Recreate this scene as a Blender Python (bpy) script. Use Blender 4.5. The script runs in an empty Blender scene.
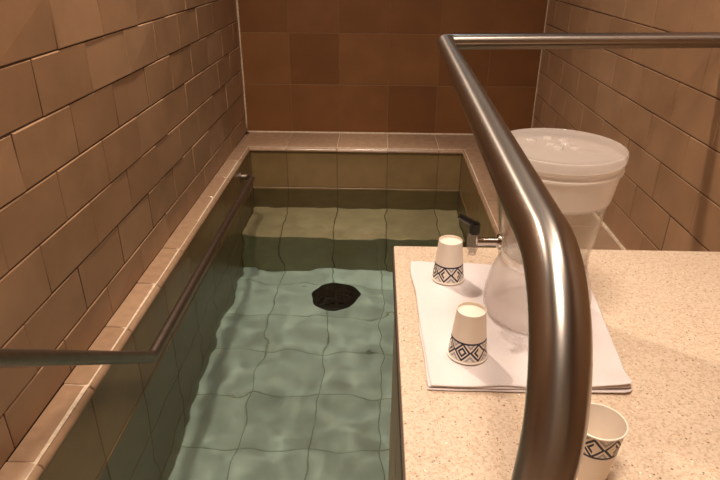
import bpy, bmesh, math, random
from mathutils import Vector, Matrix, noise

random.seed(7)
PI = math.pi
SC = bpy.context.scene
COL = SC.collection

# ------------------------------------------------------------------ camera
cam_d = bpy.data.cameras.new('camera')
cam = bpy.data.objects.new('camera', cam_d)
COL.objects.link(cam)
CAM_Z = 1.037
cam_d.sensor_width = 36.0
cam_d.lens = 30.0
cam_d.clip_start = 0.02
cam.matrix_world = (Matrix.Translation((0, 0, CAM_Z)) @ Matrix.Rotation(0.026, 4, 'Z')
                    @ Matrix.Rotation(PI / 2 - 0.450, 4, 'X') @ Matrix.Rotation(0.006, 4, 'Z'))
SC.camera = cam

# ------------------------------------------------------------------ world
w = bpy.data.worlds.new('world')
SC.world = w
w.use_nodes = True
w.node_tree.nodes['Background'].inputs[0].default_value = (1.0, 0.86, 0.72, 1)
w.node_tree.nodes['Background'].inputs[1].default_value = 0.03

# ------------------------------------------------------------------ lamps
CEIL = 2.30
LAMPS = [  # x, y, power (W), colour, disc size
    (-0.62, 1.98, 29.0, (1.0, 0.84, 0.69), 0.10, 140),
    (-0.05, 0.20, 20.0, (1.0, 0.84, 0.69), 0.40, 140),  # added unseen lamp, fills the rail and front faces from the viewer's side
    (0.22, 2.55, 2.4, (0.55, 0.82, 1.0), 0.12, 100),
    (0.45, 1.00, 6.0, (1.0, 0.84, 0.69), 0.40, 140),  # added unseen lamp, lightens the shadows around the dispenser and cups
    (-0.10, 3.02, 1.7, (1.0, 0.88, 0.76), 0.12, 36),
]
for (x, y, pw, c, s, cone) in LAMPS:
    ld = bpy.data.lights.new('downlight_or_fill_bulb', 'AREA')
    ld.shape = 'DISK'
    ld.size = s
    ld.energy = pw
    ld.color = c
    ld.spread = math.radians(cone)
    ld.cycles.is_caustics_light = True
    lo = bpy.data.objects.new('downlight_or_fill_bulb', ld)
    COL.objects.link(lo)
    lo.location = (x, y, CEIL - 0.012)

SC.view_settings.view_transform = 'Standard'
SC.view_settings.look = 'None'
SC.view_settings.exposure = 0.0
SC.view_settings.gamma = 1.0
SC.view_settings.use_curve_mapping = False
SC.cycles.caustics_reflective = True
SC.cycles.caustics_refractive = True
SC.cycles.blur_glossy = 0.5
SC.cycles.max_bounces = 14
SC.cycles.transparent_max_bounces = 16
SC.cycles.transmission_bounces = 12
SC.cycles.sample_clamp_indirect = 6.0


# ------------------------------------------------------------------ helpers
def lin(r, g, b):
    f = lambda v: (v / 255 / 12.92) if v / 255 <= 0.04045 else ((v / 255 + 0.055) / 1.055) ** 2.4
    return (f(r), f(g), f(b), 1.0)


def new_mat(name):
    m = bpy.data.materials.new(name)
    m.use_nodes = True
    nt = m.node_tree
    b = nt.nodes['Principled BSDF']
    return m, nt, b


def N(nt, kind, **kw):
    n = nt.nodes.new(kind)
    for k, v in kw.items():
        if k.startswith('i_'):
            key = k[2:].replace('_', ' ')
            n.inputs[key].default_value = v
        else:
            setattr(n, k, v)
    return n


def mix_rgb(nt, fac, a, b, blend='MIX'):
    n = nt.nodes.new('ShaderNodeMix')
    n.data_type = 'RGBA'
    n.blend_type = blend
    for i, v in ((0, fac), (6, a), (7, b)):
        if hasattr(v, 'is_linked') or hasattr(v, 'links'):
            nt.links.new(v, n.inputs[i])
        else:
            n.inputs[i].default_value = v
    return n.outputs[2]


def ramp(nt, src, stops):
    r = nt.nodes.new('ShaderNodeValToRGB')
    el = r.color_ramp.elements
    while len(el) < len(stops):
        el.new(0.5)
    for e, (p, c) in zip(el, stops):
        e.position = p
        e.color = c if len(c) == 4 else (*c, 1)
    nt.links.new(src, r.inputs[0])
    return r.outputs[0]


def math_n(nt, op, a, b=None, c=None):
    n = nt.nodes.new('ShaderNodeMath')
    n.operation = op
    for i, v in enumerate((a, b, c)):
        if v is None:
            continue
        if hasattr(v, 'links'):
            nt.links.new(v, n.inputs[i])
        else:
            n.inputs[i].default_value = v
    return n.outputs[0]


def bump(nt, bsdf, height, strength=0.2, dist=0.002):
    bn = N(nt, 'ShaderNodeBump')
    bn.inputs['Strength'].default_value = strength
    bn.inputs['Distance'].default_value = dist
    nt.links.new(height, bn.inputs['Height'])
    nt.links.new(bn.outputs[0], bsdf.inputs['Normal'])


def tile_mat(name, c1, c2, c3, rough=0.35, mott=8.0):
    m, nt, b = new_mat(name)
    geo = N(nt, 'ShaderNodeNewGeometry')
    tc = N(nt, 'ShaderNodeTexCoord')
    n1 = N(nt, 'ShaderNodeTexNoise')
    n1.inputs['Scale'].default_value = mott
    n1.inputs['Detail'].default_value = 5
    nt.links.new(tc.outputs['Object'], n1.inputs['Vector'])
    col = ramp(nt, geo.outputs['Random Per Island'], [(0, c1), (0.5, c2), (1, c3)])
    f = ramp(nt, n1.outputs['Fac'], [(0.3, (0.86, 0.85, 0.84)), (0.7, (1.06, 1.06, 1.06))])
    col = mix_rgb(nt, 1.0, col, f, 'MULTIPLY')
    nt.links.new(col, b.inputs['Base Color'])
    b.inputs['Roughness'].default_value = rough
    n2 = N(nt, 'ShaderNodeTexNoise')
    n2.inputs['Scale'].default_value = 60
    nt.links.new(tc.outputs['Object'], n2.inputs['Vector'])
    bump(nt, b, n2.outputs['Fac'], 0.12, 0.002)
    return m


def plain(name, col, rough=0.5, metal=0.0, nscale=None, namp=0.15):
    m, nt, b = new_mat(name)
    b.inputs['Roughness'].default_value = rough
    b.inputs['Metallic'].default_value = metal
    b.inputs['Base Color'].default_value = col
    if nscale:
        tc = N(nt, 'ShaderNodeTexCoord')
        n1 = N(nt, 'ShaderNodeTexNoise')
        n1.inputs['Scale'].default_value = nscale
        n1.inputs['Detail'].default_value = 4
        nt.links.new(tc.outputs['Object'], n1.inputs['Vector'])
        f = ramp(nt, n1.outputs['Fac'], [(0.3, (1 - namp,) * 3), (0.7, (1 + namp,) * 3)])
        nt.links.new(mix_rgb(nt, 1.0, col, f, 'MULTIPLY'), b.inputs['Base Color'])
    return m


M = {}
M['tile_side'] = tile_mat('tan_wall_tile', lin(153, 118, 88), lin(160, 125, 94), lin(167, 132, 101), 0.42)
M['tile_back'] = tile_mat('brown_wall_tile', lin(112, 70, 35), lin(118, 75, 39), lin(125, 82, 45), 0.45, 6.0)
M['tile_ledge'] = tile_mat('ledge_tile', lin(150, 120, 94), lin(160, 129, 102), lin(168, 137, 110), 0.22, 30)
M['tile_pool'] = tile_mat('pool_wall_tile', lin(126, 100, 64), lin(132, 106, 69), lin(138, 111, 74), 0.35, 10)
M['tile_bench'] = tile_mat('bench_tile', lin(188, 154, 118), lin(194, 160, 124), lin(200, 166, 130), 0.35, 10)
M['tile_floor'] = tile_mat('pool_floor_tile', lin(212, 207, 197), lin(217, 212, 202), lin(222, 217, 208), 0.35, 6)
M['tile_riser_haze'] = tile_mat('hazed_riser_tile', lin(142, 130, 94), lin(148, 136, 99), lin(152, 140, 103), 0.35, 10)  # riser colour carries the water's green haze and some of its shade
M['grout_dark'] = plain('dark_grout', lin(72, 50, 34), 0.9, 0, 40)
M['grout_back'] = plain('brown_grout', lin(126, 92, 60), 0.9, 0, 40)
M['grout_pool'] = plain('pool_grout', lin(104, 83, 55), 0.9, 0, 40)
M['grout_floor'] = plain('pool_floor_grout', lin(164, 158, 138), 0.9, 0, 40)
M['caulk'] = plain('pale_caulk', lin(206, 184, 158), 0.6, 0, 60, 0.2)
M['plaster'] = plain('ceiling_plaster', lin(214, 198, 176), 0.9, 0, 12, 0.04)
M['deck'] = tile_mat('deck_tile', lin(150, 122, 96), lin(160, 130, 102), lin(168, 136, 108), 0.45, 9)


def finish(name, bm, mats, parent=None, smooth=None, recalc=True):
    if recalc:
        bmesh.ops.recalc_face_normals(bm, faces=bm.faces[:])
    me = bpy.data.meshes.new(name)
    bm.to_mesh(me)
    bm.free()
    for m in (mats if isinstance(mats, (list, tuple)) else [mats]):
        me.materials.append(m)
    o = bpy.data.objects.new(name, me)
    COL.objects.link(o)
    if smooth:
        for p in me.polygons:
            p.use_smooth = True
        if smooth is not True:
            me.set_sharp_from_angle(angle=math.radians(smooth))
    if parent:
        o.parent = parent
    return o


def tag(o, label=None, cat=None, group=None, kind=None):
    if label:
        o['label'] = label
    if cat:
        o['category'] = cat
    if group:
        o['group'] = group
    if kind:
        o['kind'] = kind
    return o


def empty(name, loc, label, cat, group=None):
    o = bpy.data.objects.new(name, None)
    o.empty_display_size = 0.05
    COL.objects.link(o)
    o.location = loc
    return tag(o, label, cat, group)


def box(bm, lo, hi, mi=0):
    vs = [bm.verts.new((x, y, z)) for x in (lo[0], hi[0]) for y in (lo[1], hi[1]) for z in (lo[2], hi[2])]
    for idx in ((0, 1, 3, 2), (4, 6, 7, 5), (0, 4, 5, 1), (2, 3, 7, 6), (0, 2, 6, 4), (1, 5, 7, 3)):
        f = bm.faces.new([vs[i] for i in idx])
        f.material_index = mi
    return vs


def tile(bm, O, U, V, W, u0, u1, v0, v1, t=0.008, bev=0.003, jit=0.0008, mi=0):
    """one bevelled tile; O+u*U+v*V+d*W, slightly uneven like hand-set tile"""
    e = [random.uniform(-jit, jit) for _ in range(4)]
    c = [(u0, v0), (u1, v0), (u1, v1), (u0, v1)]
    ci = [(u0 + bev, v0 + bev), (u1 - bev, v0 + bev), (u1 - bev, v1 - bev), (u0 + bev, v1 - bev)]
    P = lambda uv, d: bm.verts.new(O + U * uv[0] + V * uv[1] + W * d)
    front = [P(q, t + k) for q, k in zip(ci, e)]
    mid = [P(q, t - bev + k) for q, k in zip(c, e)]
    back = [P(q, 0) for q in c]
    fs = [bm.faces.new(front)]
    for i in range(4):
        j = (i + 1) % 4
        fs.append(bm.faces.new((mid[i], mid[j], front[j], front[i])))
        fs.append(bm.faces.new((back[i], back[j], mid[j], mid[i])))
    for f in fs:
        f.material_index = mi


def tile_field(bm, O, U, V, W, u0, u1, rows, joints, gap=0.003, **kw):
    """rows: list of (v0,v1); joints: function(row index)->(phase, pitch)"""
    O, U, V, W = Vector(O), Vector(U), Vector(V), Vector(W)
    for r, (v0, v1) in enumerate(rows):
        ph, pitch = joints(r)
        k = math.floor((u0 - ph) / pitch)
        while True:
            a = ph + k * pitch
            b = a + pitch
            k += 1
            if a >= u1 - 1e-6:
                break
            a2, b2 = max(a, u0), min(b, u1)
            if b2 - a2 < 0.012:
                continue
            g = gap / 2
            tile(bm, O, U, V, W, a2 + g, b2 - g, v0 + g, v1 - g, **kw)


def cuts(lo, hi, ref, pitch):
    out = [lo]
    k = math.ceil((lo - ref) / pitch + 1e-6)
    while ref + k * pitch < hi - 1e-6:
        if ref + k * pitch - lo > 0.01:
            out.append(ref + k * pitch)
        k += 1
    out.append(hi)
    return list(zip(out[:-1], out[1:]))


def struct(name, bm, mats, **kw):
    return tag(finish(name, bm, mats, **kw), kind='structure')


T = 0.008      # tile thickness standing proud of the grout bed
XL, XR = -0.815, 0.968
PXL, PXR = -0.738, 0.505      # pool inner sides
YB, PYB = 3.69, 3.385         # back wall, pool back
YR = -1.6                     # rear of the room
ZW = -0.265                   # water level
ZF = -0.965                   # pool floor
DECK = 0.38                   # front edge of deck

# ------------------------------------------------------------------ room shell
bm = bmesh.new()
rows = cuts(0.0, CEIL, 0.803, 0.1395)
box(bm, (XL - T - 0.10, YR, -0.02), (XL - T + 0.0055, YB + 0.1, CEIL), 1)
top_i = [i for i, (a, b) in enumerate(rows) if abs(b - 0.803) < 1e-4][0]
tile_field(bm, (XL - T, 0, 0), (0, 1, 0), (0, 0, 1), (1, 0, 0), YR, YB, rows,
           lambda r: ((1.437 if (r - top_i) % 2 == 0 else 1.572), 0.2805), jit=0.0022, bev=0.0025)
struct('wall_left', bm, [M['tile_side'], M['grout_dark']])

bm = bmesh.new()
rows = cuts(0.0, CEIL, 0.662, 0.1345)
box(bm, (XR + T - 0.0055, YR, -0.02), (XR + T + 0.10, YB + 0.1, CEIL), 1)
top_i = [i for i, (a, b) in enumerate(rows) if abs(b - 0.662) < 1e-4][0]
tile_field(bm, (XR + T, 0, 0), (0, 1, 0), (0, 0, 1), (-1, 0, 0), YR, YB, rows,
           lambda r: ((1.98 if (r - top_i) % 2 == 0 else 1.835 + 0.28), 0.28), jit=0.0016, bev=0.0025)
struct('wall_right', bm, [M['tile_side'], M['grout_dark']])

bm = bmesh.new()
rows = cuts(0.0, CEIL, 0.300, 0.2985)
box(bm, (XL - 0.1, YB + T - 0.0062, -0.02), (XR + 0.1, YB + T + 0.1, CEIL), 1)
tile_field(bm, (0, YB + T, 0), (1, 0, 0), (0, 0, 1), (0, -1, 0), XL, XR, rows,
           lambda r: (-0.524, 0.2975), gap=0.004, jit=0.0006, bev=0.0015)
struct('wall_back', bm, [M['tile_back'], M['grout_back']])

bm = bmesh.new()
box(bm, (XL - 0.1, YR - 0.1, -0.02), (XR + 0.1, YR, CEIL))
struct('wall_front', bm, M['plaster'])
bm = bmesh.new()
box(bm, (XL - 0.1, YR - 0.1, CEIL), (XR + 0.1, YB + 0.1, CEIL + 0.08))
struct('ceiling', bm, M['plaster'])

# deck the photographer stands on
bm = bmesh.new()
box(bm, (XL - 0.1, YR - 0.1, -0.12), (XR + 0.1, DECK, -0.003), 1)
tile_field(bm, (0, 0, -T), (1, 0, 0), (0, 1, 0), (0, 0, 1), XL, XR, cuts(YR, DECK, 0.1, 0.28),
           lambda r: (-0.513, 0.28), jit=0.0004)
struct('floor', bm, [M['deck'], M['grout_pool']])

# ------------------------------------------------------------------ pool shell
rows_p = cuts(ZF, -0.02, -0.252, 0.2975)


def pool_wall(name, O, U, W, u0, u1, rows, ph, thick=0.08, pitch=0.2975, mat='tile_pool'):
    bm = bmesh.new()
    O, U, W = Vector(O), Vector(U), Vector(W)
    Z = Vector((0, 0, 1))
    zlo, zhi = rows[0][0], rows[-1][1]
    cs = [O + U * a + Z * b + W * d for a in (u0, u1) for b in (zlo, zhi) for d in (0.006, -thick)]
    vs = [bm.verts.new(c) for c in cs]
    for idx in ((0, 1, 3, 2), (4, 6, 7, 5), (0, 4, 5, 1), (2, 3, 7, 6), (0, 2, 6, 4), (1, 5, 7, 3)):
        bm.faces.new([vs[i] for i in idx]).material_index = 1
    tile_field(bm, O, U, Z, W, u0, u1, rows, lambda r: (ph, pitch), jit=0.0006, bev=0.002, t=T)
    return struct(name, bm, [M[mat], M['grout_pool']])


pool_wall('wall_pool_left', (PXL - T, 0, 0), (0, 1, 0), (1, 0, 0), 0.38, PYB, rows_p, 1.222)
pool_wall('wall_pool_back', (0, PYB + T, 0), (1, 0, 0), (0, -1, 0), PXL, PXR, rows_p, -0.524)
pool_wall('wall_pool_right', (PXR + T, 0, 0), (0, 1, 0), (-1, 0, 0), 1.13, PYB, rows_p, 1.222)

bm = bmesh.new()
box(bm, (PXL - 0.05, DECK, ZF - 0.1), (PXR + 0.05, PYB + 0.05, ZF - T + 0.0055), 1)
tile_field(bm, (0, 0, ZF - T), (1, 0, 0), (0, 1, 0), (0, 0, 1), PXL, PXR, cuts(1.2, PYB, 1.73, 0.28),
           lambda r: (-0.513, 0.28), jit=0.0005, gap=0.0045, bev=0.002)
struct('floor_pool', bm, [M['tile_floor'], M['grout_floor']])

# submerged bench at the far end
bm = bmesh.new()
BY, BZ = 2.985, -0.565
box(bm, (PXL + 0.001, BY + 0.003, ZF), (PXR - 0.001, PYB, BZ - 0.003), 1)
tile_field(bm, (0, 0, BZ - T), (1, 0, 0), (0, 1, 0), (0, 0, 1), PXL + 0.001, PXR - 0.001, [(BY, PYB)],
           lambda r: (-0.524, 0.2975), jit=0.0004, gap=0.004)
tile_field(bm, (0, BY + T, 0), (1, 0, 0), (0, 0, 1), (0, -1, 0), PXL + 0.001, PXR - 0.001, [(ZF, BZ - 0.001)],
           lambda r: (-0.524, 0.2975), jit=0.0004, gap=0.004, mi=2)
struct('floor_bench', bm, [M['tile_bench'], M['grout_pool'], M['tile_riser_haze']])

# entry steps under the camera
bm = bmesh.new()
for k in range(3):
    z1 = -0.241 * (k + 1) + 0.0
    y1 = DECK + 0.33 * (k + 1)
    y0 = DECK + 0.33 * k
    box(bm, (PXL + 0.001, y0, ZF), (0.05, y1, z1 - 0.003), 1)
    tile_field(bm, (0, 0, z1 - T), (1, 0, 0), (0, 1, 0), (0, 0, 1), PXL + 0.001, 0.05, [(y0, y1)],
               lambda r: (-0.513, 0.28), jit=0.0004)
    tile_field(bm, (0, y1 - T, 0), (1, 0, 0), (0, 0, 1), (0, 1, 0), PXL + 0.001, 0.05, [(z1 - 0.24, z1 - 0.001)],
               lambda r: (-0.513, 0.28), jit=0.0004)
struct('floor_step', bm, [M['tile_floor'], M['grout_pool']])


# ------------------------------------------------------------------ ledges with bullnose edge
def ledge(name, base, along, inward, a0, a1, width, ph, pitch, drop=0.028, rad=0.042, rz=0.021):
    """row of bullnose tiles; inward = unit vector from wall to pool"""
    bm = bmesh.new()
    base, along, inward = Vector(base), Vector(along), Vector(inward)
    prof = [(0, -0.03), (0, 0)]
    nflat = 3
    for i in range(1, nflat):
        prof.append(((width - rad) * i / nflat, 0))
    for i in range(9):
        t = PI / 2 * i / 8
        prof.append((width - rad + rad * math.sin(t), -rz + rz * math.cos(t)))
    prof.append((width, -drop + 0.004))
    prof.append((width - 0.004, -drop))
    prof.append((width - 0.03, -drop))
    k = math.floor((a0 - ph) / pitch)
    while ph + k * pitch < a1 - 1e-6:
        s, e = max(a0, ph + k * pitch) + 0.0015, min(a1, ph + (k + 1) * pitch) - 0.0015
        k += 1
        if e - s < 0.01:
            continue
        dz = random.uniform(-0.0012, 0.0012)
        tl = random.uniform(-0.001, 0.001)
        rings = []
        for (aa, shr) in ((s, 0.0015), (s + 0.002, 0), (e - 0.002, 0), (e, 0.0015)):
            rings.append([bm.verts.new(base + along * aa + inward * (p[0] - (shr if p[0] > width * .5 else 0))
                                       + Vector((0, 0, p[1] + dz + tl * (aa - s) / (e - s) - shr))) for p in prof])
        for r0, r1 in zip(rings[:-1], rings[1:]):
            for i in range(len(prof) - 1):
                bm.faces.new((r0[i], r0[i + 1], r1[i + 1], r1[i]))
        for r in (rings[0], rings[-1]):
            bm.faces.new(r)
    # mortar bed
    q = [base + along * a + inward * b + Vector((0, 0, c)) for a in (a0, a1) for b in (0, width - 0.012) for c in (-drop, -0.004)]
    vs = [bm.verts.new(c) for c in q]
    for idx in ((0, 1, 3, 2), (4, 6, 7, 5), (0, 4, 5, 1), (2, 3, 7, 6), (0, 2, 6, 4), (1, 5, 7, 3)):
        bm.faces.new([vs[i] for i in idx]).material_index = 1
    return struct(name, bm, [M['tile_ledge'], M['caulk']], smooth=35)


OH = 0.003   # overhang over the pool wall
ledge('trim_1', (XL, 0, 0), (0, 1, 0), (1, 0, 0), DECK, PYB + 0.25, PXL - XL + OH, 1.242, 0.268)
ledge('trim_2', (0, YB, 0), (1, 0, 0), (0, -1, 0), PXL - 0.06, XR, YB - PYB + 0.012, -0.524, 0.2975)
ledge('trim_3', (0.60, 0, 0), (0, 1, 0), (-1, 0, 0), 1.13, PYB + 0.0, 0.60 - PXR + OH, 1.242, 0.268)
# wide flat tiles between the bullnose row and the right wall
bm = bmesh.new()
box(bm, (0.60, DECK, -0.30), (XR + 0.05, YB, -0.003), 1)
tile_field(bm, (0.60, 0, -T), (1, 0, 0), (0, 1, 0), (0, 0, 1), 0, XR - 0.60, cuts(1.13, PYB, 1.242, 0.268),
           lambda r: (0, XR - 0.60), jit=0.0004)
struct('floor_ledge', bm, [M['deck'], M['grout_back']])


def bead(name, p0, p1, r):
    bm = bmesh.new()
    p0, p1 = Vector(p0), Vector(p1)
    d = (p1 - p0).normalized()
    a = d.orthogonal().normalized()
    b = d.cross(a)
    n = 30
    rings = []
    for i in range(n + 1):
        p = p0.lerp(p1, i / n)
        rr = r * (1 + 0.25 * noise.noise(p * 9))
        rings.append([bm.verts.new(p + (a * math.cos(t) + b * math.sin(t)) * rr) for t in [PI / 4 * k for k in range(8)]])
    for r0, r1 in zip(rings[:-1], rings[1:]):
        for i in range(8):
            bm.faces.new((r0[i], r0[(i + 1) % 8], r1[(i + 1) % 8], r1[i]))
    bm.faces.new(rings[0]); bm.faces.new(rings[-1])
    return struct(name, bm, M['caulk'], smooth=True)


bead('trim_4', (XL + 0.002, YB - 0.002, 0.0), (XL + 0.002, YB - 0.002, CEIL), 0.006)
bead('trim_5', (XR - 0.002, YB - 0.002, 0.0), (XR - 0.002, YB - 0.002, CEIL), 0.0035)
bead('trim_6', (XL, YB - 0.001, 0.001), (XR, YB - 0.001, 0.001), 0.006)
bead('trim_7', (XR - 0.002, 1.13, 0.0), (XR - 0.002, YB, 0.0), 0.009)

# ------------------------------------------------------------------ water
m, nt, b = new_mat('pool_water')
nt.nodes.remove(b)
out = nt.nodes['Material Output']
g = N(nt, 'ShaderNodeBsdfGlass')
g.inputs['Color'].default_value = (0.98, 1.0, 0.99, 1)
g.inputs['Roughness'].default_value = 0.0
g.inputs['IOR'].default_value = 1.33
nt.links.new(g.outputs[0], out.inputs['Surface'])
va = N(nt, 'ShaderNodeVolumeAbsorption')
va.inputs['Color'].default_value = (0.80, 0.90, 0.872, 1)
va.inputs['Density'].default_value = 0.9
nt.links.new(va.outputs[0], out.inputs['Volume'])
M['water'] = m


def wave(x, y):
    p = Vector((x, y, 0))
    h = 0.0060 * noise.noise(p * 2.8 + Vector((3.7, 1.2, 0.4)))
    h += 0.0040 * noise.noise(p * 6.0 + Vector((9.1, 4.2, 2.4)))
    h += 0.0026 * noise.noise(p * 12.0 + Vector((1.1, 7.2, 5.4)))
    h += 0.0004 * noise.noise(p * 27.0 + Vector((2.1, 3.2, 8.4)))
    return h


bm = bmesh.new()
st = 0.011
x0, x1, y0, y1 = PXL - 0.004, PXR + 0.004, 0.68, PYB + 0.004
nx, ny = int((x1 - x0) / st), int((y1 - y0) / st)
BX, BYF = 0.047, 1.115          # faces of the counter block
xs = sorted([x0 + (x1 - x0) * i / nx for i in range(nx + 1)] + [BX + 0.002])
ys = sorted([y0 + (y1 - y0) * j / ny for j in range(ny + 1)] + [BYF - 0.002])
grid = {(i, j): bm.verts.new((x, y, ZW + wave(x, y))) for i, x in enumerate(xs) for j, y in enumerate(ys)}
for i in range(len(xs) - 1):
    for j in range(len(ys) - 1):
        if xs[i] > BX and ys[j + 1] < BYF:
            continue
        bm.faces.new((grid[i, j], grid[i + 1, j], grid[i + 1, j + 1], grid[i, j + 1]))
for v in [v for v in bm.verts if not v.link_faces]:
    bm.verts.remove(v)
wat = finish('pool_water', bm, M['water'], smooth=True, recalc=False)
tag(wat, 'rippled greenish water filling the tiled plunge pool', 'water', kind='stuff')
wat.cycles.is_caustics_caster = True
for o in COL.objects:
    if o.name.startswith(('floor_pool', 'floor_bench', 'wall_pool', 'floor_step')):
        o.cycles.is_caustics_receiver = True


# ------------------------------------------------------------------ shape helpers
def fillet(pts, rad, n=10):
    pts = [Vector(p) for p in pts]
    out = [pts[0]]
    for i in range(1, len(pts) - 1):
        r = rad[i - 1] if isinstance(rad, (list, tuple)) else rad
        a = (pts[i - 1] - pts[i]).normalized()
        b = (pts[i + 1] - pts[i]).normalized()
        ang = a.angle(b)
        d = r / math.tan(ang / 2)
        c = pts[i] + (a + b).normalized() * (r / math.sin(ang / 2))
        s, e = pts[i] + a * d, pts[i] + b * d
        va, vb = (s - c), (e - c)
        tot = va.angle(vb)
        ax = va.cross(vb).normalized()
        for k in range(n + 1):
            out.append(c + Matrix.Rotation(tot * k / n, 3, ax) @ va)
    out.append(pts[-1])
    return out


def sweep(bm, pts, r, seg=32, caps=True, mi=0):
    pts = [Vector(p) for p in pts]
    tang = []
    for i in range(len(pts)):
        a = pts[max(i - 1, 0)]
        b = pts[min(i + 1, len(pts) - 1)]
        tang.append((b - a).normalized())
    n = tang[0].orthogonal().normalized()
    rings = []
    uvl = bm.loops.layers.uv.get('along') or bm.loops.layers.uv.new('along')
    dist = [0.0]
    for a, b2 in zip(pts[:-1], pts[1:]):
        dist.append(dist[-1] + (b2 - a).length)
    for i, p in enumerate(pts):
        if i:
            n = (tang[i - 1].rotation_difference(tang[i]) @ n)
            n = (n - tang[i] * n.dot(tang[i])).normalized()
        bb = tang[i].cross(n)
        rr = r(i) if callable(r) else r
        rings.append([bm.verts.new(p + (n * math.cos(2 * PI * k / seg) + bb * math.sin(2 * PI * k / seg)) * rr) for k in range(seg)])
    for i, (r0, r1) in enumerate(zip(rings[:-1], rings[1:])):
        for k in range(seg):
            f = bm.faces.new((r0[k], r0[(k + 1) % seg], r1[(k + 1) % seg], r1[k]))
            f.material_index = mi
            for lp, q in zip(f.loops, ((k, dist[i]), (k + 1, dist[i]), (k + 1, dist[i + 1]), (k, dist[i + 1]))):
                lp[uvl].uv = (q[1], q[0] / seg)
    if caps:
        bm.faces.new(rings[0][::-1]); bm.faces.new(rings[-1])


def lathe(bm, prof, seg=64, axis_pt=(0, 0, 0), rot=None, closed=False):
    """prof list of (r,z)"""
    ap = Vector(axis_pt)
    rings = []
    for (r, z) in prof:
        if r < 1e-6:
            v = Vector((0, 0, z))
            rings.append([bm.verts.new(ap + (rot @ v if rot else v))])
        else:
            ring = []
            for k in range(seg):
                v = Vector((r * math.cos(2 * PI * k / seg), r * math.sin(2 * PI * k / seg), z))
                ring.append(bm.verts.new(ap + (rot @ v if rot else v)))
            rings.append(ring)
    pairs = list(zip(rings[:-1], rings[1:]))
    if closed:
        pairs.append((rings[-1], rings[0]))
    for a, b in pairs:
        if len(a) == 1 and len(b) == 1:
            continue
        for k in range(seg):
            k2 = (k + 1) % seg
            if len(a) == 1:
                bm.faces.new((a[0], b[k2], b[k]))
            elif len(b) == 1:
                bm.faces.new((a[k], a[k2], b[0]))
            else:
                bm.faces.new((a[k], a[k2], b[k2], b[k]))


# ------------------------------------------------------------------ counter block
CT = 0.481
CX, CYB, CYF = 0.0415, 1.127, 0.385
m, nt, b = new_mat('speckled_quartz')
tc = N(nt, 'ShaderNodeTexCoord')
n1 = N(nt, 'ShaderNodeTexNoise'); n1.inputs['Scale'].default_value = 240; n1.inputs['Detail'].default_value = 3
nt.links.new(tc.outputs['Object'], n1.inputs['Vector'])
c1 = ramp(nt, n1.outputs['Fac'], [(0.36, lin(192, 168, 144)), (0.46, lin(206, 184, 160)), (0.62, lin(214, 194, 172))])
for sc_, thr, cs in ((300, 0.30, [(0.0, lin(186, 146, 110)), (0.55, lin(194, 154, 118)), (1.0, lin(128, 108, 88))]),
                     (200, 0.13, [(0.0, lin(164, 124, 92)), (0.5, lin(116, 96, 78)), (1.0, lin(246, 234, 216))])):
    v1 = N(nt, 'ShaderNodeTexVoronoi'); v1.inputs['Scale'].default_value = sc_
    nt.links.new(tc.outputs['Object'], v1.inputs['Vector'])
    rs = N(nt, 'ShaderNodeSeparateColor')
    nt.links.new(v1.outputs['Color'], rs.inputs[0])
    s1 = ramp(nt, v1.outputs['Distance'], [(0.24, (1, 1, 1)), (0.36, (0, 0, 0))])
    sel = ramp(nt, rs.outputs[0], [(thr, (1, 1, 1)), (thr + 0.01, (0, 0, 0))])
    c1 = mix_rgb(nt, math_n(nt, 'MULTIPLY', s1, sel), c1, ramp(nt, rs.outputs[1], cs))
c2 = c1
nt.links.new(c2, b.inputs['Base Color'])
b.inputs['Roughness'].default_value = 0.5
b.inputs['Specular IOR Level'].default_value = 0.3
M['quartz'] = m

ctr = empty('counter', (0.5, 0.75, 0.0), 'cream speckled stone counter at the right of the pool, holding towel and cups', 'counter')


def child(name, bm, mats, root, smooth=None, **kw):
    """geometry given in world coordinates, parented under root"""
    o = finish(name, bm, mats, smooth=smooth, **kw)
    o.parent = root
    o.matrix_parent_inverse = Matrix.Translation(-root.location)
    return o


bm = bmesh.new()
box(bm, (CX, CYF, CT - 0.035), (XR - 0.001, CYB, CT))
bmesh.ops.bevel(bm, geom=[e for e in bm.edges], offset=0.003, segments=2, affect='EDGES', profile=0.5)
child('countertop', bm, M['quartz'], ctr, smooth=35)
bm = bmesh.new()
zr = cuts(ZF, CT - 0.035, -0.252, 0.2975)
zr2 = cuts(0.0, CT - 0.035, -0.252, 0.2975)
box(bm, (BX + T - 0.004, CYF + 0.02, ZF), (0.60, BYF - T + 0.003, CT - 0.035), 1)
box(bm, (0.59, CYF + 0.02, -0.02), (XR - 0.001, BYF - T + 0.003, CT - 0.035), 1)
tile_field(bm, (BX + T, 0, 0), (0, 1, 0), (0, 0, 1), (-1, 0, 0), CYF + 0.012, BYF, zr, lambda r: (1.115, 0.2975), jit=0.0005, bev=0.002)
tile_field(bm, (0, BYF - T, 0), (1, 0, 0), (0, 0, 1), (0, 1, 0), BX, PXR, zr, lambda r: (0.058, 0.2975), jit=0.0005, bev=0.002)
tile_field(bm, (0, BYF - T, 0), (1, 0, 0), (0, 0, 1), (0, 1, 0), PXR, XR - 0.001, zr2, lambda r: (0.058, 0.2975), jit=0.0005, bev=0.002)
tile_field(bm, (0, CYF + 0.02, 0), (1, 0, 0), (0, 0, 1), (0, -1, 0), BX, XR - 0.001, zr2, lambda r: (0.058, 0.2975), jit=0.0005, bev=0.002)
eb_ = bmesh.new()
box(eb_, (CX - 0.0025, CYF, CT - 0.036), (CX + 0.0002, CYB - 0.001, CT - 0.0035))  # dark brown strip laid over the slab's pool-side edge
child('edge_strip', eb_, plain('dark_brown_strip', lin(74, 58, 46), 0.5, 0.3), ctr)['label'] = 'dark strip along the pool side edge of the countertop'
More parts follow.
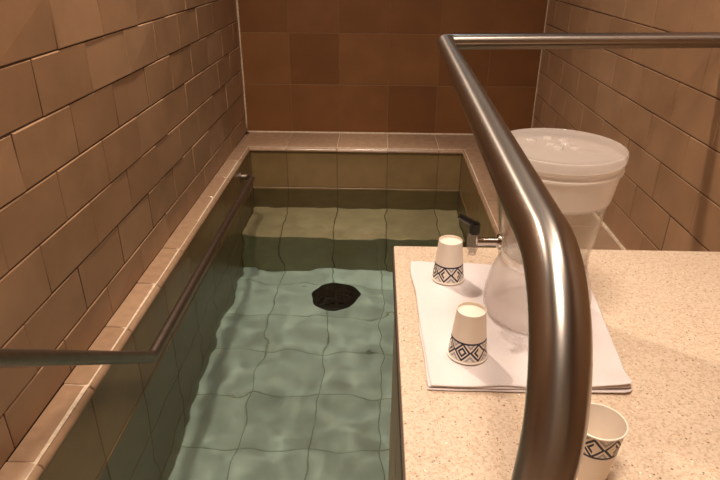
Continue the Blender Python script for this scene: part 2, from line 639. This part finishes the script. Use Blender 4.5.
cb = child('tiled_base', bm, [M['tile_pool'], M['grout_pool']], ctr)
cb.cycles.is_caustics_receiver = True

# ------------------------------------------------------------------ steel rails
m, nt, b = new_mat('brushed_steel')
tc = N(nt, 'ShaderNodeTexCoord')
n1 = N(nt, 'ShaderNodeTexNoise'); n1.inputs['Scale'].default_value = 9; n1.inputs['Detail'].default_value = 3
nt.links.new(tc.outputs['Object'], n1.inputs['Vector'])
nt.links.new(ramp(nt, n1.outputs['Fac'], [(0.3, lin(156, 149, 142)), (0.7, lin(164, 157, 150))]), b.inputs['Base Color'])
b.inputs['Metallic'].default_value = 1.0
b.inputs['Roughness'].default_value = 0.30
b.inputs['Anisotropic'].default_value = 0.75
b.inputs['Anisotropic Rotation'].default_value = 0.0
tg = N(nt, 'ShaderNodeTangent', direction_type='UV_MAP', uv_map='along')
nt.links.new(tg.outputs[0], b.inputs['Tangent'])
M['steel'] = m
M['steel_plain'] = plain('satin_steel', lin(172, 164, 155), 0.3, 1.0)
M['steel_dark'] = plain('worn_steel', lin(142, 126, 112), 0.42, 1.0, 30, 0.1)

RR = 0.021
gr = empty('guard_rail', (0.12, 0.315, 0.0), 'thick brushed steel guard rail bent over the speckled counter to the right wall', 'handrail')
bm = bmesh.new()
sweep(bm, fillet([(0.096, 0.332, 0.0), (0.1285, 0.311, 0.838), (0.184, 1.725, 0.812), (XR, 1.752, 0.820)], [0.115, 0.026], 18), RR, 40)
child('rail_tube', bm, M['steel'], gr, smooth=50)
bm = bmesh.new()
rotx = Matrix.Rotation(-PI / 2, 3, 'Y')
lathe(bm, [(0.0, 0.0), (0.040, 0.0), (0.040, 0.004), (0.036, 0.007), (0.0, 0.007)], 40, (XR - 0.001, 1.752, 0.820), rotx)
child('wall_flange', bm, M['steel_plain'], gr, smooth=35)
bm = bmesh.new()
lathe(bm, [(0.0, 0.0), (0.045, 0.0), (0.045, 0.005), (0.041, 0.008), (0.0, 0.008)], 40, (0.096, 0.332, 0.0))
child('floor_flange', bm, M['steel_plain'], gr, smooth=35)

LX = -0.672
pr = empty('pool_handrail', (LX, 0.12, 0.0), 'thin dull steel handrail sloping down and running along the left pool wall', 'handrail')
bm = bmesh.new()
LR = 0.0175
sweep(bm, fillet([(LX, 0.12, 0.0), (LX, 0.12, 0.925), (LX, 1.473, -0.084), (LX, 3.10, -0.088), (PXL, 3.10, -0.088)], [0.08, 0.05, 0.035], 12), LR, 28)
child('rail_tube', bm, M['steel_dark'], pr, smooth=50)
bm = bmesh.new()
lathe(bm, [(0.0, 0.0), (0.032, 0.0), (0.032, 0.004), (0.028, 0.007), (0.0, 0.007)], 32, (PXL, 3.10, -0.088), Matrix.Rotation(PI / 2, 3, 'Y'))
child('wall_flange', bm, M['steel_dark'], pr, smooth=35)
bm = bmesh.new()
lathe(bm, [(0.0, 0.0), (0.034, 0.0), (0.034, 0.004), (0.030, 0.007), (0.0, 0.007)], 32, (LX, 0.12, 0.0))
child('floor_flange', bm, M['steel_dark'], pr, smooth=35)

# ------------------------------------------------------------------ pool drain
M['drain'] = plain('dark_drain_plastic', lin(58, 60, 50), 0.5, 0, 40, 0.1)
M['drain_grate'] = plain('grey_drain_plastic', lin(92, 94, 82), 0.5, 0, 40, 0.1)
M['drain_gap'] = plain('drain_sump', lin(10, 11, 9), 0.9)
DR = (-0.205, 2.745, ZF)
dr = empty('pool_drain', DR, 'dark round slotted drain cover on the pool floor seen through the water', 'drain')
bm = bmesh.new()
lathe(bm, [(0.086, 0.0005), (0.118, 0.0005), (0.118, 0.006), (0.110, 0.014), (0.096, 0.018), (0.088, 0.017), (0.086, 0.010)], 48, DR, closed=True)
child('ring', bm, M['drain'], dr, smooth=35)
bm = bmesh.new()
lathe(bm, [(0.0, 0.001), (0.088, 0.001), (0.088, 0.004), (0.0, 0.004)], 40, DR)
child('sump_plate', bm, M['drain_gap'], dr)
bm = bmesh.new()
for k in range(-5, 6):
    yy = k * 0.0155
    hw = math.sqrt(max(0.087 ** 2 - yy ** 2, 0))
    dome = lambda x: 0.016 + 0.016 * (1 - (x * x + yy * yy) / 0.0076)
    prev = None
    for i in range(13):
        x = -hw + 2 * hw * i / 12
        z = dome(x)
        q = [bm.verts.new((DR[0] + x, DR[1] + yy + s * 0.0034, DR[2] + z + t)) for s, t in ((-1, 0), (1, 0), (1, -0.008), (-1, -0.008))]
        if prev:
            for a in range(4):
                bm.faces.new((prev[a], prev[(a + 1) % 4], q[(a + 1) % 4], q[a]))
        else:
            bm.faces.new(q)
        prev = q
    bm.faces.new(prev)
for k in (-1, 0, 1):
    prev = None
    for i in range(13):
        y = (-0.086 + 0.172 * i / 12) * math.sqrt(1 - (k * 0.45) ** 2)
        x = k * 0.040
        z = 0.014 + 0.016 * (1 - (x * x + y * y) / 0.0076)
        q = [bm.verts.new((DR[0] + x + s * 0.004, DR[1] + y, DR[2] + z + t)) for s, t in ((-1, 0), (1, 0), (1, -0.007), (-1, -0.007))]
        if prev:
            for a in range(4):
                bm.faces.new((prev[a], prev[(a + 1) % 4], q[(a + 1) % 4], q[a]))
        else:
            bm.faces.new(q)
        prev = q
    bm.faces.new(prev)
child('grate', bm, M['drain_grate'], dr)

# ------------------------------------------------------------------ towel
m, nt, b = new_mat('white_terry')
tc = N(nt, 'ShaderNodeTexCoord')
n1 = N(nt, 'ShaderNodeTexNoise'); n1.inputs['Scale'].default_value = 700; n1.inputs['Detail'].default_value = 2
nt.links.new(tc.outputs['Object'], n1.inputs['Vector'])
b.inputs['Base Color'].default_value = lin(226, 217, 216)
b.inputs['Roughness'].default_value = 0.95
b.inputs['Sheen Weight'].default_value = 0.3
bump(nt, b, n1.outputs['Fac'], 0.5, 0.0012)
M['towel'] = m
TA, TB, TC_, TD = Vector((0.076, 1.045)), Vector((0.072, 0.668)), Vector((0.364, 0.668)), Vector((0.402, 1.018))


def towel_layer(bm, z0, th, ins, seed, curl, skew=0.0):
    """one folded layer with rounded edges"""
    ed = [0.0, 0.0012, 0.003, 0.006]
    def par(L, n):
        a = [e / L for e in ed]
        return a + [a[-1] + (1 - 2 * a[-1]) * k / n for k in range(1, n)] + [1 - e for e in a[::-1]]
    us, vs_ = par(0.30, 40), par(0.38, 48)
    nx, ny = len(us) - 1, len(vs_) - 1
    top, bot = {}, {}
    for i in range(nx + 1):
        for j in range(ny + 1):
            u, v = us[i], vs_[j]
            i0 = ins[0] + skew * (1 - v) ** 1.4
            uu = i0 + u * (1 - i0 - ins[1])
            vv = ins[2] + v * (1 - ins[2] - ins[3])
            rc = 0.011                                     # rounded corners
            qx, qy = uu * 0.30, vv * 0.38
            ex, ey = min(qx, 0.30 - qx), min(qy, 0.38 - qy)
            ax_, ay_ = max(0.0, rc - ex) / rc, max(0.0, rc - ey) / rc
            if ax_ > 0 and ay_ > 0:
                k_ = max(ax_, ay_) / math.hypot(ax_, ay_)
                dx_, dy_ = rc * ax_ * (1 - k_), rc * ay_ * (1 - k_)
                uu += (dx_ if qx < 0.15 else -dx_) / 0.30
                vv += (dy_ if qy < 0.19 else -dy_) / 0.38
            p = (TB * (1 - uu) + TC_ * uu) * (1 - vv) + (TA * (1 - uu) + TD * uu) * vv
            wob = Vector((noise.noise(Vector((v * 4, seed, 0))), noise.noise(Vector((u * 4, seed + 9, 0))))) * 0.004
            e = min(i, nx - i, j, ny - j)
            prof = [0.0, 0.7, 0.93, 1.0][min(e, 3)]
            z = z0
            lift = curl * max(0.0, 1 - math.hypot((1 - u) * 1.5, v * 4.0) / 0.55) ** 1.3
            ripple = 0.0009 * noise.noise(Vector((u * 7, v * 7, seed)))
            sag = 0.0006 * (1 if seed else 0)
            top[i, j] = bm.verts.new((p.x + wob.x, p.y + wob.y, z + th / 2 + th / 2 * prof + ripple * prof + lift))
            if e == 0:
                bot[i, j] = top[i, j]
            else:
                bot[i, j] = bm.verts.new((p.x + wob.x, p.y + wob.y, z + th / 2 - th / 2 * prof + lift))
    for i in range(nx):
        for j in range(ny):
            bm.faces.new((top[i, j], top[i + 1, j], top[i + 1, j + 1], top[i, j + 1]))
            q = (bot[i, j], bot[i, j + 1], bot[i + 1, j + 1], bot[i + 1, j])
            try:
                bm.faces.new(q)
            except ValueError:
                pass


bm = bmesh.new()
towel_layer(bm, CT + 0.0002, 0.0034, (0.018, 0.0, 0.0, 0.0), 1.0, 0.004)
towel_layer(bm, CT + 0.0034, 0.0034, (0.0, 0.008, 0.006, 0.008), 4.0, 0.007, 0.022)
towel_layer(bm, CT + 0.0066, 0.0034, (-0.012, 0.004, 0.003, 0.004), 8.0, 0.012, 0.05)
tw = finish('towel', bm, M['towel'], smooth=True)
tag(tw, 'folded white towel spread on the speckled counter under the drink dispenser', 'towel')
TT = CT + 0.0115

# ------------------------------------------------------------------ paper cups
CH = 0.076
m, nt, b = new_mat('printed_paper')
tc = N(nt, 'ShaderNodeTexCoord')
sx = N(nt, 'ShaderNodeSeparateXYZ')
nt.links.new(tc.outputs['Object'], sx.inputs[0])
ang = math_n(nt, 'ARCTAN2', sx.outputs[1], sx.outputs[0])
u = math_n(nt, 'MULTIPLY', ang, 7 / (2 * PI))
uf = math_n(nt, 'ABSOLUTE', math_n(nt, 'SUBTRACT', math_n(nt, 'FRACT', u), 0.5))      # 0..0.5
B0, B1 = 0.044, 0.073                                                                     # printed band heights
v = math_n(nt, 'DIVIDE', math_n(nt, 'SUBTRACT', sx.outputs[2], B0), B1 - B0)
vv = math_n(nt, 'ABSOLUTE', math_n(nt, 'SUBTRACT', v, 0.5))
d1 = math_n(nt, 'ADD', uf, vv)                                                            # diamonds
l1 = math_n(nt, 'LESS_THAN', math_n(nt, 'ABSOLUTE', math_n(nt, 'SUBTRACT', d1, 0.46)), 0.075)
l2 = math_n(nt, 'LESS_THAN', math_n(nt, 'ABSOLUTE', math_n(nt, 'SUBTRACT', d1, 0.22)), 0.075)
l3 = math_n(nt, 'LESS_THAN', math_n(nt, 'ABSOLUTE', math_n(nt, 'SUBTRACT', d1, 0.74)), 0.075)
inb = math_n(nt, 'LESS_THAN', vv, 0.5)
edge = math_n(nt, 'LESS_THAN', math_n(nt, 'ABSOLUTE', math_n(nt, 'SUBTRACT', v, 0.02)), 0.05)
un = math_n(nt, 'ABSOLUTE', math_n(nt, 'SUBTRACT', math_n(nt, 'FRACT', math_n(nt, 'MULTIPLY', u, 0.5)), 0.5))
alt = math_n(nt, 'LESS_THAN', un, 0.25)
dark = math_n(nt, 'MAXIMUM', l1, math_n(nt, 'MULTIPLY', l2, alt))
white_c, grey_c, navy = lin(238, 226, 212), lin(168, 172, 180), lin(34, 38, 62)
c = mix_rgb(nt, math_n(nt, 'MULTIPLY', math_n(nt, 'MULTIPLY', l3, inb), 1.0), white_c, grey_c)
c = mix_rgb(nt, math_n(nt, 'MULTIPLY', dark, inb), c, navy)
c = mix_rgb(nt, edge, c, navy)
nt.links.new(c, b.inputs['Base Color'])
b.inputs['Roughness'].default_value = 0.55
b.inputs['Subsurface Weight'].default_value = 0.0
M['cup'] = m
M['cup_white'] = plain('white_paper', lin(238, 226, 212), 0.55, 0, 30, 0.03)


def make_cup(label):
    """upright cup, origin at the centre of its foot"""
    root = empty('paper_cup', (0, 0, 0), label, 'cup', None)
    rb, rt = 0.0210, 0.0290
    bm = bmesh.new()
    R = lambda z: rb + (rt - rb) * z / CH
    outer = [(R(z), z) for z in [CH * k / 14 for k in range(15)]]
    inner = [(R(z) - 0.0006, z) for z in [CH * k / 6 for k in range(6, -1, -1)]]
    lathe(bm, outer + inner, 72, closed=True)
    for f in bm.faces:
        c = f.calc_center_median()
        if math.hypot(c.x, c.y) < R(c.z) - 0.00035:
            f.material_index = 1
    finish('side_wall', bm, [M['cup'], M['cup_white']], root, smooth=40)
    bm = bmesh.new()
    pts = [(rt + 0.0012 * math.cos(t) + 0.0004, CH + 0.0012 * math.sin(t)) for t in [2 * PI * k / 10 for k in range(10)]]
    lathe(bm, pts, 72, closed=True)
    finish('rim', bm, M['cup_white'], root, smooth=True)
    bm = bmesh.new()
    zb = 0.005
    lathe(bm, [(0, zb), (R(zb) - 0.0007, zb), (R(zb) - 0.0007, zb + 0.0008), (0, zb + 0.0008)], 48)
    finish('bottom_disc', bm, M['cup_white'], root, smooth=40)
    return root


def copy_tree(o, parent=None):
    c = o.copy()
    COL.objects.link(c)
    if parent:
        c.parent = parent
    for ch in list(o.children):
        copy_tree(ch, c)
    return c


cup0 = make_cup('white paper cup upside down near the spigot, the farthest cup on the towel')
cups = [(cup0, None, (0.1375, 0.974, TT + CH + 0.0012), True, 0.3)]
LB = ['upside down patterned paper cup in front of the dispenser base, nearer one on the towel',
      'open white paper cup standing upright on bare counter, right of the steel post',
      'paper cup at the bottom edge almost hidden behind the steel post']
POS = [((0.143, 0.743, TT + CH + 0.0012), True, 1.1), ((0.2595, 0.531, CT), False, 0.2), ((0.1735, 0.443, CT), False, 0.8)]
for lab, (p, inv, rz) in zip(LB, POS):
    c = copy_tree(cup0)
    c['label'] = lab
    cups.append((c, lab, p, inv, rz))
for (c, lab, p, inv, rz) in cups:
    c.location = p
    c.rotation_euler = (PI if inv else 0, 0, rz)
    c['group'] = 'paper cups on the counter'

# ------------------------------------------------------------------ drink dispenser
DP = (0.272, 0.868, TT)


def plastic(name, tint, trans, rough, frost):
    """clear or cloudy plastic: transparency mixed with a cloudy diffuse/glossy skin"""
    m, nt, b = new_mat(name)
    nt.nodes.remove(b)
    tr = N(nt, 'ShaderNodeBsdfTransparent')
    tr.inputs['Color'].default_value = (0.985, 0.98, 0.975, 1)
    df = N(nt, 'ShaderNodeBsdfDiffuse'); df.inputs['Color'].default_value = tint
    tl = N(nt, 'ShaderNodeBsdfTranslucent'); tl.inputs['Color'].default_value = tint
    cl = N(nt, 'ShaderNodeMixShader'); cl.inputs[0].default_value = 0.5
    nt.links.new(df.outputs[0], cl.inputs[1]); nt.links.new(tl.outputs[0], cl.inputs[2])
    mx = N(nt, 'ShaderNodeMixShader'); mx.inputs[0].default_value = frost
    nt.links.new(tr.outputs[0], mx.inputs[1]); nt.links.new(cl.outputs[0], mx.inputs[2])
    gl = N(nt, 'ShaderNodeBsdfGlossy'); gl.inputs['Roughness'].default_value = rough
    lw = N(nt, 'ShaderNodeLayerWeight'); lw.inputs['Blend'].default_value = 0.5
    m2 = N(nt, 'ShaderNodeMixShader')
    nt.links.new(math_n(nt, 'ADD', math_n(nt, 'MULTIPLY', math_n(nt, 'POWER', lw.outputs['Facing'], 4.0), 0.45), 0.02), m2.inputs[0])
    nt.links.new(mx.outputs[0], m2.inputs[1]); nt.links.new(gl.outputs[0], m2.inputs[2])
    nt.links.new(m2.outputs[0], nt.nodes['Material Output'].inputs['Surface'])
    b = gl
    return m, nt, b, mx


m, nt, b, mx = plastic('cloudy_base_plastic', lin(250, 244, 242), 1, 0.2, 0.30)
M['pl_base'] = m
m, nt, b, mx = plastic('textured_lid_plastic', lin(228, 220, 214), 1, 0.10, 0.42)
tc = N(nt, 'ShaderNodeTexCoord')
vo = N(nt, 'ShaderNodeTexVoronoi'); vo.inputs['Scale'].default_value = 70
nt.links.new(tc.outputs['Object'], vo.inputs['Vector'])
bump(nt, b, vo.outputs['Distance'], 0.6, 0.004)
M['pl_lid'] = m
# body: clear below, fogged with condensation above the water line
m, nt, b, mx = plastic('clear_body_plastic', lin(240, 232, 224), 1, 0.12, 0.06)
tc = N(nt, 'ShaderNodeTexCoord')
sp = N(nt, 'ShaderNodeSeparateXYZ')
nt.links.new(tc.outputs['Object'], sp.inputs[0])
nz = N(nt, 'ShaderNodeTexNoise'); nz.inputs['Scale'].default_value = 14
nt.links.new(tc.outputs['Object'], nz.inputs['Vector'])
zz = math_n(nt, 'ADD', sp.outputs[2], math_n(nt, 'MULTIPLY', nz.outputs['Fac'], 0.006))
fog = ramp(nt, math_n(nt, 'MULTIPLY', zz, 1.0), [(0.2125, (0.008,) * 3), (0.2165, (0.74,) * 3)])
nt.links.new(fog, mx.inputs[0])
M['pl_body'] = m
M['chrome'] = plain('chrome', lin(205, 200, 196), 0.12, 1.0)
M['black'] = plain('black_plastic', lin(22, 20, 20), 0.35)
m, nt, b, mx = plastic('clear_spigot_plastic', lin(190, 180, 170), 1, 0.1, 0.30)
M['pl_spigot'] = m
m, nt, b = new_mat('drinking_water')
nt.nodes.remove(b)
tr = N(nt, 'ShaderNodeBsdfTransparent'); tr.inputs['Color'].default_value = (0.90, 0.91, 0.90, 1)
gl = N(nt, 'ShaderNodeBsdfGlossy'); gl.inputs['Roughness'].default_value = 0.05
lw = N(nt, 'ShaderNodeLayerWeight'); lw.inputs['Blend'].default_value = 0.5
mx = N(nt, 'ShaderNodeMixShader')
nt.links.new(math_n(nt, 'ADD', math_n(nt, 'MULTIPLY', math_n(nt, 'POWER', lw.outputs['Facing'], 4.0), 0.5), 0.02), mx.inputs[0]); nt.links.new(tr.outputs[0], mx.inputs[1]); nt.links.new(gl.outputs[0], mx.inputs[2])
nt.links.new(mx.outputs[0], nt.nodes['Material Output'].inputs['Surface'])
M['drink'] = m

dp = empty('drink_dispenser', DP, 'clear plastic drink dispenser with textured lid standing on the white towel', 'drink dispenser')


def dpart(name, bm, mat, smooth=40, parent=None):
    return finish(name, bm, mat, parent or dp, smooth=smooth)


bm = bmesh.new()
ob = [(0.077, 0.000), (0.0825, 0.003), (0.0855, 0.010), (0.086, 0.022), (0.085, 0.040), (0.081, 0.060), (0.0755, 0.078), (0.070, 0.090), (0.0665, 0.096)]
lathe(bm, ob + [(r - 0.0022, z) for r, z in ob[::-1]], 72, closed=True)
dpart('base_stand', bm, M['pl_base'])
bm = bmesh.new()
for i, z in enumerate((0.097, 0.1015, 0.106)):
    pts = [(0.0675 + 0.0022 * math.cos(t) + 0.0003 * i, z + 0.0022 * math.sin(t)) for t in [2 * PI * k / 10 for k in range(10)]]
    lathe(bm, pts, 72, closed=True)
dpart('screw_collar', bm, M['pl_body'], True)
bm = bmesh.new()
ob = [(0.0, 0.1065), (0.060, 0.1065), (0.066, 0.109), (0.0690, 0.114), (0.0915, 0.256), (0.0945, 0.2572), (0.0945, 0.2600), (0.0905, 0.2615), (0.0905, 0.2665), (0.0940, 0.268), (0.0940, 0.2725)]
ib = [(max(r - 0.002, 0), z + (0.002 if i < 3 else 0)) for i, (r, z) in enumerate(ob)]
lathe(bm, ob + ib[::-1], 96)
dpart('body', bm, M['pl_body'])
bm = bmesh.new()
lathe(bm, [(0.0, 0.2735), (0.0955, 0.2735), (0.0965, 0.2750), (0.0965, 0.2830), (0.0950, 0.2862), (0.0925, 0.2872), (0.0885, 0.2850), (0.070, 0.2842), (0.040, 0.2850), (0.0, 0.2850)], 96)
lid = dpart('lid', bm, M['pl_lid'])
bm = bmesh.new()      # moulded bumps on the lid top
for k in range(7):
    a, r_ = 0.9 * k, 0.012 + 0.009 * (k % 4)
    lathe(bm, [(0.0085, 0.0), (0.008, 0.0012), (0.005, 0.0028), (0.0, 0.0034)], 20, (r_ * math.cos(a), 0.012 + r_ * math.sin(a), 0.2848))
dpart('moulded_bumps', bm, M['pl_lid'], True, lid)
# spigot on the left side of the body
bm = bmesh.new()
lathe(bm, [(0.0, 0.0), (0.0125, 0.0), (0.0125, 0.004), (0.0068, 0.005), (0.0068, 0.037), (0.0, 0.037)], 32, (-0.0708, 0.0, 0.126), Matrix.Rotation(-PI / 2, 3, 'Y'))
spg = dpart('spigot', bm, M['chrome'])
bm = bmesh.new()
lathe(bm, [(0.0, 0.014), (0.0085, 0.014), (0.0095, 0.008), (0.0095, -0.006), (0.0085, -0.012), (0.0065, -0.016), (0.0065, -0.022), (0.0048, -0.022), (0.0048, -0.012), (0.0, -0.010)], 32, (-0.1135, 0.0, 0.1255))
dpart('valve', bm, M['pl_spigot'], 40, spg)
bm = bmesh.new()
box(bm, (-0.121, -0.0065, 0.1395), (-0.1055, 0.0065, 0.1595))
bmesh.ops.bevel(bm, geom=bm.edges[:], offset=0.0022, segments=2, affect='EDGES')
sweep(bm, [(-0.1115, 0, 0.1555), (-0.1205, 0, 0.160), (-0.1305, 0, 0.1655), (-0.139, 0, 0.1705)], lambda i: [0.0052, 0.0052, 0.005, 0.0045][i], 14)
dpart('lever', bm, M['black'], 40, spg)

bm = bmesh.new()
WL = 0.213
ri = lambda z: 0.0690 + (0.0915 - 0.0690) * (z - 0.114) / (0.256 - 0.114) - 0.0026
lathe(bm, [(0, 0.1095), (0.058, 0.1095), (0.064, 0.1115), (ri(0.115), 0.115), (ri(0.15), 0.15), (ri(WL), WL), (0, WL)], 96, DP)
tag(finish('drinking_water', bm, M['drink'], smooth=40), 'clear water filling the lower part of the drink dispenser', 'water', kind='stuff')

# ------------------------------------------------------------------ fittings of the ceiling downlights and the added fill lights
M['fit'] = plain('white_enamel', lin(230, 226, 218), 0.4)
for i, (x, y, pw, c, s, cone) in enumerate(LAMPS):
    root = empty('downlight_or_fill', (x, y, CEIL), ['recessed warm downlight in the ceiling over the pool', 'added warm fill light in the ceiling over the entrance deck', 'small recessed cool white downlight in the ceiling over the far pool',
                  'added warm fill light in the ceiling above the speckled counter',
                  'recessed warm downlight in the ceiling above the submerged bench'][i], 'ceiling light', 'ceiling downlights')
    bm = bmesh.new()
    q = s / 2
    lathe(bm, [(q + 0.004, 0), (q + 0.022, 0), (q + 0.022, -0.004), (q + 0.006, -0.010), (q + 0.004, -0.010)], 40, closed=True)
    finish('trim_ring', bm, M['fit'], root, smooth=40)
    em, ent, eb = new_mat('lamp_lens')
    eb.inputs['Base Color'].default_value = (*c, 1)
    eb.inputs['Emission Color'].default_value = (*c, 1)
    eb.inputs['Emission Strength'].default_value = 6.0
    bm = bmesh.new()
    lathe(bm, [(0, -0.002), (q + 0.003, -0.002), (q + 0.003, -0.006), (0, -0.006)], 40)
    finish('lens', bm, em, root)
